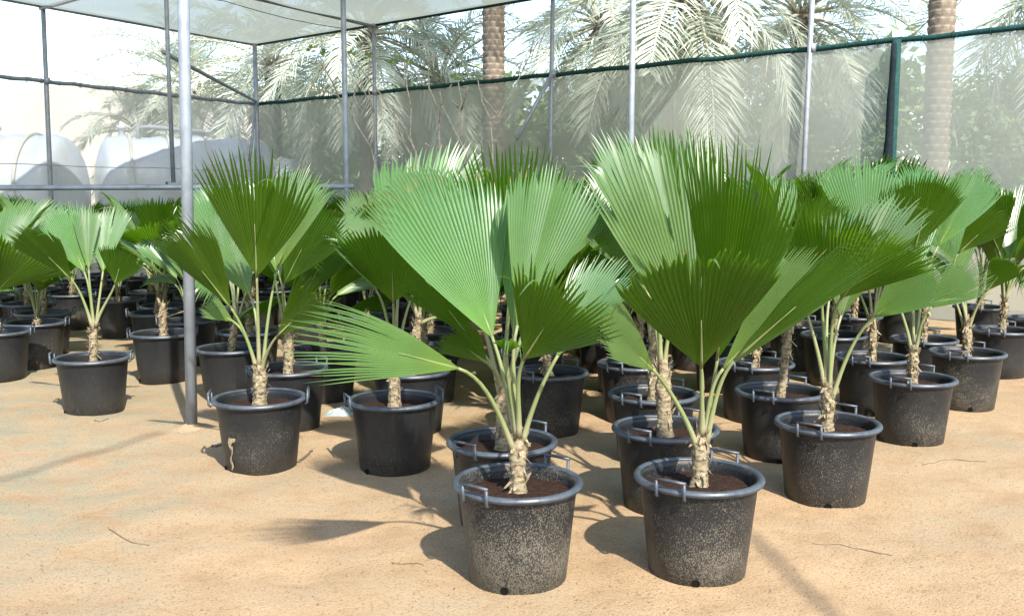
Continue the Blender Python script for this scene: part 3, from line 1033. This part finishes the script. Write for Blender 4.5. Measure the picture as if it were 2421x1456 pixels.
def steel_pole(p0, p1, r, label, foot=True):
    t = thing('steel_pole', label, 'pole', p0, 'galvanised poles holding the shade roof')
    m = MB(); m.tube([V((0, 0, 0)), (p1 - p0) * .5, p1 - p0], r, 16)
    link('tube', m.mesh('tube', M['steel']), t)
    m = MB(); m.tube([(p1 - p0) - V((0, 0, .10)), (p1 - p0)], r + 0.012, 12)
    link('clamp', m.mesh('clamp', M['steel']), t)
    return t
b0 = at_z(453, 1012, 0.0)
steel_pole(b0 - V((0, 0, .1)), b0 + V((0.085, 0, ROOF_Z)), 0.035, 'thick galvanised pole standing on the sand left of the smeared pot')
b1 = at_y(820, 458, 11.4); b1.z = -.1
steel_pole(b1, V((b1.x, b1.y, ROOF_Z)), 0.031, 'galvanised pole behind the palms, bare twigs just right of it')
m = MB()      # sand heaped round the foot of the pole
vs = [(0, 0, .05)]
for i_ in range(1, 7):
    for j_ in range(20):
        a_ = 2 * pi * j_ / 20; q_ = i_ / 6 * .17 * (1 + .25 * mnoise.noise(V((cos(a_), sin(a_), 3))))
        vs.append((q_ * cos(a_), q_ * sin(a_), .05 * (1 - i_ / 6) ** 1.5 - .012 + .006 * mnoise.noise(V((q_ * 30 * cos(a_), q_ * 30 * sin(a_), 1)))))
m.add(vs, [(0, 1 + j_, 1 + (j_ + 1) % 20) for j_ in range(20)] + [(1 + i_ * 20 + j_, 1 + (i_ + 1) * 20 + j_, 1 + (i_ + 1) * 20 + (j_ + 1) % 20, 1 + i_ * 20 + (j_ + 1) % 20) for i_ in range(5) for j_ in range(20)])
mo = link('sand_mound', m.mesh('sand_mound', M['sand']), None, V((b0.x, b0.y, ground_h(b0.x, b0.y))))
mo['kind'] = 'structure'
b2 = at_y(1489, 458, 10.4); b2.z = -.1
steel_pole(b2, V((b2.x + .01, b2.y, ROOF_Z + .3)), 0.032, 'galvanised pole rising behind the tall pale leaf, right of centre')
# pole that ends in an elbow on the low rail
hp = at_y(410, 432, 11.9)
t = thing('hanging_pole', 'thin pole left of the thick pole ending in an open elbow', 'pole', hp)
m = MB(); m.tube([V((0, 0, 0)), V((-0.005, 0, 1.5)), V((0.01, 0, ROOF_Z - hp.z))], 0.026, 12)
link('tube', m.mesh('tube', M['steel']), t)
m = MB(); m.tube([V((-0.05, -0.10, -0.02)), V((0.0, -0.05, -0.03)), V((0.16, 0.02, -0.04)), V((0.3, 0.0, -0.04))], 0.034, 12, False)
link('elbow', m.mesh('elbow', M['steel']), t)
# low rail at eye height
lr0, lr1 = at_y(-620, 447, 11.4), at_y(836, 441, 11.4)
m = MB(); m.tube([lr0, lr0.lerp(lr1, .5), lr1], 0.032, 12)
tag(link('low_rail', m.mesh('low_rail', M['steel'])), 'horizontal galvanised pipe at eye height across the left palms', 'rail')
# roof pipes overhead near the camera: out of frame, seen by their shadows on the sand
def over_pipe(a, b, r, label):
    sh = TO_SUN / TO_SUN.z * ROOF_Z
    pa, pb = at_z(*a, 0) + sh, at_z(*b, 0) + sh
    d = (pb - pa)
    m = MB(); m.tube([pa - d * 2.5, pa.lerp(pb, .5), pb + d * 0.35], r, 10)
    tag(link('roof_pipe', m.mesh('roof_pipe', M['steel'])), label, 'roof pipe', 'roof pipes over the open sand')
over_pipe((0, 1130), (300, 1045), 0.016, 'roof pipe over the open sand at left')
over_pipe((1960, 1450), (1815, 1300), 0.022, 'roof pipe over the sand at right')

# ------------------------------------------------------------------ white water tanks beyond the left fence
def tank(c, length, rad, yaw, label, pipe):
    t = thing('water_tank', label, 'water tank', (c[0], c[1], 0), 'white water tanks beyond the left fence')
    t.rotation_euler = (0, 0, yaw)
    b = MB()
    n = 40
    prof = []
    for i in range(9):
        q = i / 8 * pi / 2
        prof.append((rad * sin(q), -length / 2 - 0.34 * cos(q)))
    k = 40
    for i in range(1, k):
        x = -length / 2 + length * i / k
        prof.append((rad * (1 + 0.03 * max(0, sin(x * 2 * pi / 0.72)) ** 2), x))
    for i in range(8, -1, -1):
        q = i / 8 * pi / 2
        prof.append((rad * sin(q), length / 2 + 0.34 * cos(q)))
    vs = [(x, r * cos(2 * pi * j / n), c[2] + r * sin(2 * pi * j / n)) for r, x in prof for j in range(n)]
    m_ = len(prof)
    fs = [(i * n + j, (i + 1) * n + j, (i + 1) * n + (j + 1) % n, i * n + (j + 1) % n) for i in range(m_ - 1) for j in range(n)]
    b.add(vs, fs)
    link('shell', b.mesh('shell', M['tank']), t)
    b = MB()
    b.lathe([(0.28, c[2] + rad - 0.03), (0.28, c[2] + rad + 0.10), (0.33, c[2] + rad + 0.10), (0.33, c[2] + rad + 0.17), (0.01, c[2] + rad + 0.20)], 20, (0.2, 0))
    link('lid', b.mesh('lid', M['tank']), t)
    b = MB()
    z = c[2] + rad
    if pipe:
        b.tube([(-length * .32, -0.3, z - .25), (-length * .32, -0.3, z + .18), (-length * .25, -0.3, z + .20), (length * .12, -0.3, z + .12)], 0.05, 8)
        link('pipe', b.mesh('pipe', M['tank_pipe']), t)
    for q in [u * length for u in (-.38, -.13, .12, .37)]:      # moulded hoops, dirty where water has run
        b = MB()
        R_ = rad * 1.035
        b.tube([(q, R_ * cos(a), c[2] + R_ * sin(a)) for a in [2 * pi * i / 40 for i in range(41)]], 0.03, 6, False)
        link('hoop', b.mesh('hoop', M['tank_hoop']), t)
    b = MB()
    b.lathe([(0.07, c[2] + rad - .02), (0.07, c[2] + rad + .16), (0.10, c[2] + rad + .17), (0.10, c[2] + rad + .24), (0.01, c[2] + rad + .25)], 12, (-length * .42, .1))
    link('vent_cap', b.mesh('vent_cap', M['tank']), t)
    for s in (-1, 1):
        b = MB(); b.box((s * length * .3, 0, (c[2] - rad) / 2 + 0.1), 0.3, rad * 1.5, c[2] - rad + 0.3)
        link('cradle', b.mesh('cradle', M['wall_cream']), t)
tank((-10.35, 18.9, 1.46), 3.3, 1.12, R(3), 'leftmost white water tank beyond the net fence', True)
tank((-6.95, 21.0, 1.48), 3.0, 1.16, R(24), 'middle white water tank behind the front steel pole', True)
tank((-6.75, 25.2, 1.30), 2.3, 1.05, R(0), 'farthest right white water tank, behind the fence corner', False)
b = MB(); b.box((-23, 44, 3.1), 34, 0.4, 6.2)
tag(link('boundary_wall', b.mesh('boundary_wall', M['wall_cream'])), 'long cream wall far behind the white tanks', 'wall')

# ------------------------------------------------------------------ date palms, shrubs and bare saplings
def frond(b, rb, base, az, e0, L, bend, rng, nl=52):
    o = V((cos(az), sin(az), 0)); up = V((0, 0, 1)); sd = V((-sin(az), cos(az), 0))
    k = 14
    p = V(base); pts = [p.copy()]; dirs = []
    for i in range(k):
        s = i / k
        e = e0 - bend * s ** 1.15
        d = o * cos(e) + up * sin(e)
        dirs.append(d)
        p = p + d * (L / k)
        pts.append(p.copy())
    dirs.append(dirs[-1])
    rb.tube(pts, [0.035 * (1 - 0.9 * i / k) + 0.004 for i in range(k + 1)], 5)
    tw = rng.uniform(-.5, .5)
    for i in range(nl):
        s = 0.14 + 0.86 * (i + rng.random() * .5) / nl
        q = min(k - 1e-3, s * k); j = int(q)
        c = pts[j].lerp(pts[j + 1], q - j); d = dirs[j].lerp(dirs[min(j + 1, k)], q - j).normalized()
        nrm = sd.cross(d).normalized()
        if nrm.z < 0: nrm = -nrm
        ll = L * 0.16 * (0.45 + 1.1 * sin(pi * min(1, s * .9 + .08)) ** .7) * rng.uniform(.8, 1.15)
        for sg in (-1, 1):
            v = (sd * sg * cos(tw * sg) * .82 + nrm * (.22 + rng.uniform(-.25, .25)) + d * (.55 + .5 * s)).normalized()
            tip = c + v * ll - up * (ll * rng.uniform(.05, .35))
            mid = c + v * ll * .5
            w = 0.023 * rng.uniform(.8, 1.3)
            ws = d * w
            b.add([c - ws * .5, c + ws * .5, mid + ws, mid - ws, tip], [(0, 1, 2, 3), (3, 2, 4)], False)
def date_palm(px, Y, crown_z, tr, label, nf=34, L=3.1, seed=0, trunk_lean=0.0, low=-0.9):
    rng = random.Random(seed)
    c = at_y(px, HORIZON, Y)
    t = thing('date_palm', label, 'date palm', (c.x, c.y, 0), 'date palms beyond the net fences')
    n, per = 26, 7
    rings = int(crown_z / 0.115)
    vs, at = [], []
    rows = rings * per
    for i in range(rows + 1):
        z = crown_z * i / rows
        for j in range(n):
            a = 2 * pi * j / n
            kk = 8
            u = (a / (2 * pi) * kk + (0.5 if int(i / per) % 2 else 0)) % 1.0
            w = (i % per) / per
            lump = max(0, 1 - abs(u - .5) * 2.2) * w
            r = tr * (1 + 0.20 * lump + 0.05 * mnoise.noise(V((cos(a) * 3, sin(a) * 3, z * 4 + seed))))
            if z < 0.5: r *= 1 + 0.4 * (0.5 - z)
            vs.append((r * cos(a) + trunk_lean * z, r * sin(a), z))
            at.append((lump, 0, 0))
    fs = [(i * n + j, i * n + (j + 1) % n, (i + 1) * n + (j + 1) % n, (i + 1) * n + j) for i in range(rows) for j in range(n)]
    b = MB(); b.add(vs, fs, True, at)
    link('trunk', b.mesh('trunk', M['date_trunk'], 'sc'), t)
    b, rb = MB(), MB()
    az = rng.random() * 6
    for i in range(nf):
        az += 2.399
        q = i / nf
        e0 = R(78) - q * (R(78) - low) + rng.uniform(-.12, .12)
        frond(b, rb, V((trunk_lean * crown_z + cos(az) * tr * .7, sin(az) * tr * .7, crown_z - .35 * q + .1)), az + rng.uniform(-.2, .2), e0, L * rng.uniform(.85, 1.1), R(rng.uniform(70, 115)) * (1 - .35 * q), rng)
    cr = link('crown', b.mesh('crown', M['frond']), t)
    link('stalks', rb.mesh('stalks', M['rachis']), cr)
    return t
date_palm(1168, 20.0, 8.8, 0.21, 'date palm with a clean thick trunk right of the roof edge', 34, 3.3, 11)
date_palm(2206, 15.0, 9.2, 0.185, 'date palm with the scaly trunk near the right edge', 30, 3.4, 12)
date_palm(652, 27.0, 5.0, 0.20, 'date palm with a short reddish trunk right behind the fence corner', 38, 3.2, 13)
date_palm(872, 23.5, 5.3, 0.2, 'date palm behind the roof post, pale drooping crown', 36, 3.3, 14)
date_palm(1622, 17.5, 5.1, 0.2, 'date palm whose pale fronds hang over the rail at right of centre', 36, 3.3, 15, low=-1.1)
date_palm(455, 31.0, 4.9, 0.2, 'low date palm behind the tanks, left of the fence corner', 38, 3.3, 16)
date_palm(335, 34.0, 3.7, 0.2, 'smallest date palm, low crown above the tanks', 24, 2.9, 17)
date_palm(2560, 17.5, 5.6, 0.19, 'date palm beyond the right edge, long fronds hanging into view', 34, 3.6, 18, low=-1.1)
date_palm(1420, 24.0, 5.6, 0.2, 'date palm far back between the two middle poles', 34, 3.2, 19)
date_palm(1880, 21.0, 5.3, 0.2, 'date palm far back beside the right fence post', 34, 3.2, 20)
date_palm(1040, 26.0, 4.6, 0.2, 'low date palm behind the bare saplings', 34, 3.2, 21)

def shrub(px, Y, w, h, label, count=2600, seed=0, size=0.11):
    tree = size > 0.3
    rng = random.Random(seed)
    c = at_y(px, HORIZON, Y)
    t = thing('leafy_tree' if tree else 'shrub', label, 'tree' if tree else 'shrub', (c.x, c.y, 0), 'leafy trees far behind the nets' if tree else 'green shrubs seen through the net')
    b = MB()
    cl = [(V((rng.gauss(0, .42) * w, rng.gauss(0, .3) * w * .6, h * (0.15 + .8 * rng.random()))), rng.uniform(.25, .55) * min(w, h) * .55) for _ in range(16)]
    for _ in range(count):
        cc, r = rng.choice(cl)
        p = cc + V((rng.gauss(0, 1), rng.gauss(0, 1), rng.gauss(0, .8))) * r * .55
        if p.z < 0.05: continue
        d = V((rng.gauss(0, 1), rng.gauss(0, 1), rng.gauss(0, .6))).normalized()
        s = d.cross(V((rng.gauss(0, 1), rng.gauss(0, 1), rng.gauss(0, 1)))).normalized()
        l = size * rng.uniform(.6, 1.3)
        b.add([p, p + d * l * .5 + s * l * .26, p + d * l, p + d * l * .5 - s * l * .26], [(0, 1, 2, 3)], False, [(0, rng.random(), 0)] * 4)
    link('foliage', b.mesh('foliage', M['shrub_leaf'], 'lc'), t)
    b = MB()
    for _ in range(7):
        q = cl[rng.randrange(len(cl))][0]
        b.tube([(rng.uniform(-.1, .1), rng.uniform(-.1, .1), 0), q * .5 + V((0, 0, .2)), q], [.035, .022, .008], 6)
    link('stem', b.mesh('stem', M['twig_bark']), t)
for i, (px, Y, w, h, lab) in enumerate([
        (2310, 17.5, 1.5, 3.6, 'bright leafy shrub right of the scaly date palm trunk'),
        (2060, 20.0, 2.2, 3.6, 'dark shrub left of the scaly date palm trunk'),
        (1790, 22.0, 2.6, 3.2, 'dark shrub behind the right fence post'),
        (1530, 23.0, 2.6, 3.0, 'shrub behind the pole right of centre'),
        (1270, 24.0, 2.6, 3.2, 'shrub right of the clean date palm trunk'),
        (1020, 25.0, 2.6, 3.0, 'shrub behind the bare saplings'),
        (800, 27.0, 2.8, 2.8, 'shrub behind the pole with the low rail'),
        (2480, 19.0, 2.2, 3.8, 'shrub at the right edge behind the net')]):
    shrub(px, Y, w, h, lab, 3800, 60 + i, 0.14)

for i, (px, Y, w, h, lab) in enumerate([
        (2330, 30.0, 4.2, 6.0, 'tall leafy tree beyond the scaly date palm trunk'),
        (1980, 32.0, 4.2, 5.4, 'leafy tree far behind the dark net roll'),
        (1660, 31.0, 4.2, 5.2, 'leafy tree behind the hanging pale fronds'),
        (1350, 33.0, 4.4, 5.2, 'leafy tree far back between the two middle poles'),
        (1060, 34.0, 4.4, 5.0, 'leafy tree far behind the bare saplings'),
        (780, 36.0, 4.4, 4.6, 'leafy tree far back right of the fence corner')]):
    shrub(px, Y, w, h, lab, 8500, 160 + i, 0.42)
def sapling(Y, paths, label, leaves=()):
    """bare sapling: branch lines read off the photograph and stood at depth Y"""
    x0, y0 = paths[0][0][:2]
    b0_ = at_y(x0, y0, Y)
    t = thing('bare_sapling', label, 'sapling', (b0_.x, b0_.y, 0), 'leafless saplings in front of the net fence')
    O = V((b0_.x, b0_.y, 0))
    rng = random.Random(int(x0))
    st = MB(); br = MB()
    for i, pth in enumerate(paths):
        yy = 0 if i == 0 else rng.uniform(-.25, .25)
        pts = [at_y(x, y, Y + yy * (k / max(1, len(pth) - 1))) - O for k, (x, y) in enumerate(pth)]
        if i == 0:
            pts = [V((pts[0].x, pts[0].y, 0.0))] + pts
        fine = []
        for a_, b_ in zip(pts[:-1], pts[1:]):
            for q in range(3):
                fine.append(a_.lerp(b_, q / 3) + V((rng.uniform(-.006, .006), 0, 0)))
        fine.append(pts[-1])
        r0_ = 0.020 if i == 0 else 0.012
        (st if i == 0 else br).tube(fine, [r0_ * (1 - .55 * k / len(fine)) for k in range(len(fine))], 6)
    link('stem', st.mesh('stem', M['twig_bark']), t)
    if len(paths) > 1:
        link('branches', br.mesh('branches', M['twig_bark']), t)
    for (x, y) in leaves:
        c = at_y(x, y, Y) - O
        lm = MB()
        for q in range(3):
            d = V((rng.uniform(-1, 1), rng.uniform(-.4, .4), rng.uniform(-.4, .8))).normalized()
            s = d.cross(V((0, 1, .2))).normalized()
            l = 0.07
            lm.add([c, c + d * l * .5 + s * l * .35, c + d * l, c + d * l * .5 - s * l * .35], [(0, 1, 2, 3)], False)
        link('leaf_tuft', lm.mesh('leaf_tuft', M['small_leaf']), t)
sapling(12.0, [[(885, 385), (878, 352)], [(878, 352), (845, 300), (825, 262), (800, 230), (765, 185)], [(825, 262), (838, 225), (843, 205)], [(875, 350), (884, 300), (885, 265), (868, 235), (848, 172)],
               [(800, 230), (785, 195), (750, 135)], [(884, 265), (872, 215)]], 'leafless sapling forking low just right of the pole behind the palms', [(735, 118), (770, 125)])
sapling(12.6, [[(975, 375), (955, 340), (932, 275)], [(932, 275), (900, 225), (870, 185), (845, 155)], [(935, 290), (945, 345)], [(870, 185), (874, 140)], [(932, 275), (930, 250)]], 'leafless sapling with one long branch slanting left', [(830, 128), (872, 126)])
sapling(11.8, [[(985, 370), (970, 325), (972, 255)], [(972, 255), (963, 210), (958, 165), (948, 145)], [(975, 350), (955, 300)], [(958, 165), (968, 140)], [(985, 365), (962, 318)]], 'leafless sapling with a straight stem and small green tufts', [(930, 143), (966, 143)])
sapling(12.2, [[(1040, 370), (1038, 300), (1036, 260)], [(1036, 260), (1015, 210), (1012, 150), (1008, 90)], [(1038, 290), (1045, 235), (1068, 200)], [(1010, 150), (1035, 130), (1060, 122)]], 'leafless sapling behind the deep green upright leaf, left of three', [])
sapling(12.0, [[(1105, 365), (1085, 330), (1045, 250)], [(1090, 335), (1092, 240), (1078, 170), (1070, 130)], [(1045, 250), (1040, 215)], [(1092, 260), (1106, 205)], [(1085, 255), (1070, 240)]], 'leafless sapling behind the deep green upright leaf, middle one', [(1075, 185)])
sapling(11.6, [[(1165, 365), (1160, 285)], [(1160, 285), (1140, 240), (1130, 190)], [(1160, 285), (1178, 275), (1215, 210), (1255, 125), (1282, 88)], [(1178, 275), (1150, 240), (1138, 222)], [(1255, 125), (1262, 95)]], 'leafless sapling with a long branch reaching up right over the rail', [])

# ------------------------------------------------------------------ small things on the sand
def on_sand(px, py, dz=0.0):
    p = at_z(px, py, 0)
    return V((p.x, p.y, ground_h(p.x, p.y) + dz))
def stick(pts, r, label, m='dry_stick', name='dry_stick'):
    rg = random.Random(int(pts[0][0]))
    r *= .75
    pp = []
    for (xa, ya), (xb, yb) in zip(pts[:-1], pts[1:]):
        for k_ in range(4):
            pp.append((xa + (xb - xa) * k_ / 4 + rg.uniform(-1.5, 1.5), ya + (yb - ya) * k_ / 4 + rg.uniform(-1.2, 1.2)))
    pp.append(pts[-1])
    q = [on_sand(x, y, r * .5) for x, y in pp]
    o = q[0].copy()
    b = MB(); b.tube([p - o for p in q], [r * (1 - .3 * i / len(q)) for i in range(len(q))], 6)
    t = link(name, b.mesh(name, M[m]), None, o)
    tag(t, label, 'stick')
stick([(706, 1094), (722, 1082), (738, 1068)], 0.012, 'short dark stick on the sand right of the smeared pot')
stick([(500, 1055), (512, 1058), (524, 1055)], 0.010, 'small dark chip on the sand left of the smeared pot')
stick([(222, 996), (236, 998), (256, 992)], 0.007, 'curled dark leaf scrap below the front left pot')
stick([(258, 1257), (300, 1276), (352, 1290)], 0.004, 'thin dry stalk half buried in the bare sand at left')
stick([(925, 1334), (950, 1338), (985, 1332), (1002, 1336)], 0.004, 'thin dry twig on the sand left of the nearest pot', 'litter')
stick([(1922, 1282), (1985, 1286), (2050, 1300), (2110, 1312)], 0.003, 'long thin twig on the sand at lower right')
stick([(2120, 1052), (2150, 1053), (2182, 1054)], 0.003, 'thin twig below the pot at right')
stick([(2180, 1100), (2240, 1092), (2330, 1095)], 0.003, 'thin bent twig on the sand near the right edge')
# crumpled plastic bag
c = on_sand(815, 975)
b = MB(); n = 18
vs, fs = [], []
for i in range(n):
    for j in range(n):
        u, v = i / (n - 1) - .5, j / (n - 1) - .5
        e = max(0, 1 - (2 * u) ** 2) * max(0, 1 - (2 * v) ** 2)
        vs.append((u * .26, v * .20, 0.006 + 0.05 * e * (0.5 + abs(mnoise.noise(V((u * 9, v * 9, 2)))))))
fs = [(i * n + j, (i + 1) * n + j, (i + 1) * n + j + 1, i * n + j + 1) for i in range(n - 1) for j in range(n - 1)]
b.add(vs, fs, False)
tag(link('plastic_bag', b.mesh('plastic_bag', M['plastic_bag']), None, c), 'crumpled clear plastic bag on the sand left of the dark leafed palm', 'bag')
# loose dry bits all over the sand
rng = random.Random(5)
b = MB()
for _ in range(3800):
    y = 3.0 + 9 * rng.random() ** 1.7
    x = rng.uniform(-.56, .56) * y
    l = rng.uniform(.003, .010); w = rng.uniform(.0006, .0014)
    a = rng.uniform(0, pi)
    d = V((cos(a), sin(a), 0)); s = V((-sin(a), cos(a), 0))
    z = ground_h(x, y) + .004
    c = V((x, y, z))
    k_ = s * rng.uniform(-.3, .3) * l
    b.add([c - d * l - s * w, c - d * l + s * w, c + k_ + s * w + V((0, 0, .003)), c + k_ - s * w + V((0, 0, .003)), c + d * l], [(0, 3, 2, 1), (3, 4, 2)], False)
lit = link('sand_litter', b.mesh('sand_litter', M['litter']))
tag(lit, 'scattered dry plant bits lying on the sand', 'litter', None, 'stuff')
print('palms', len(PALMS), 'objects', len(SC.objects))
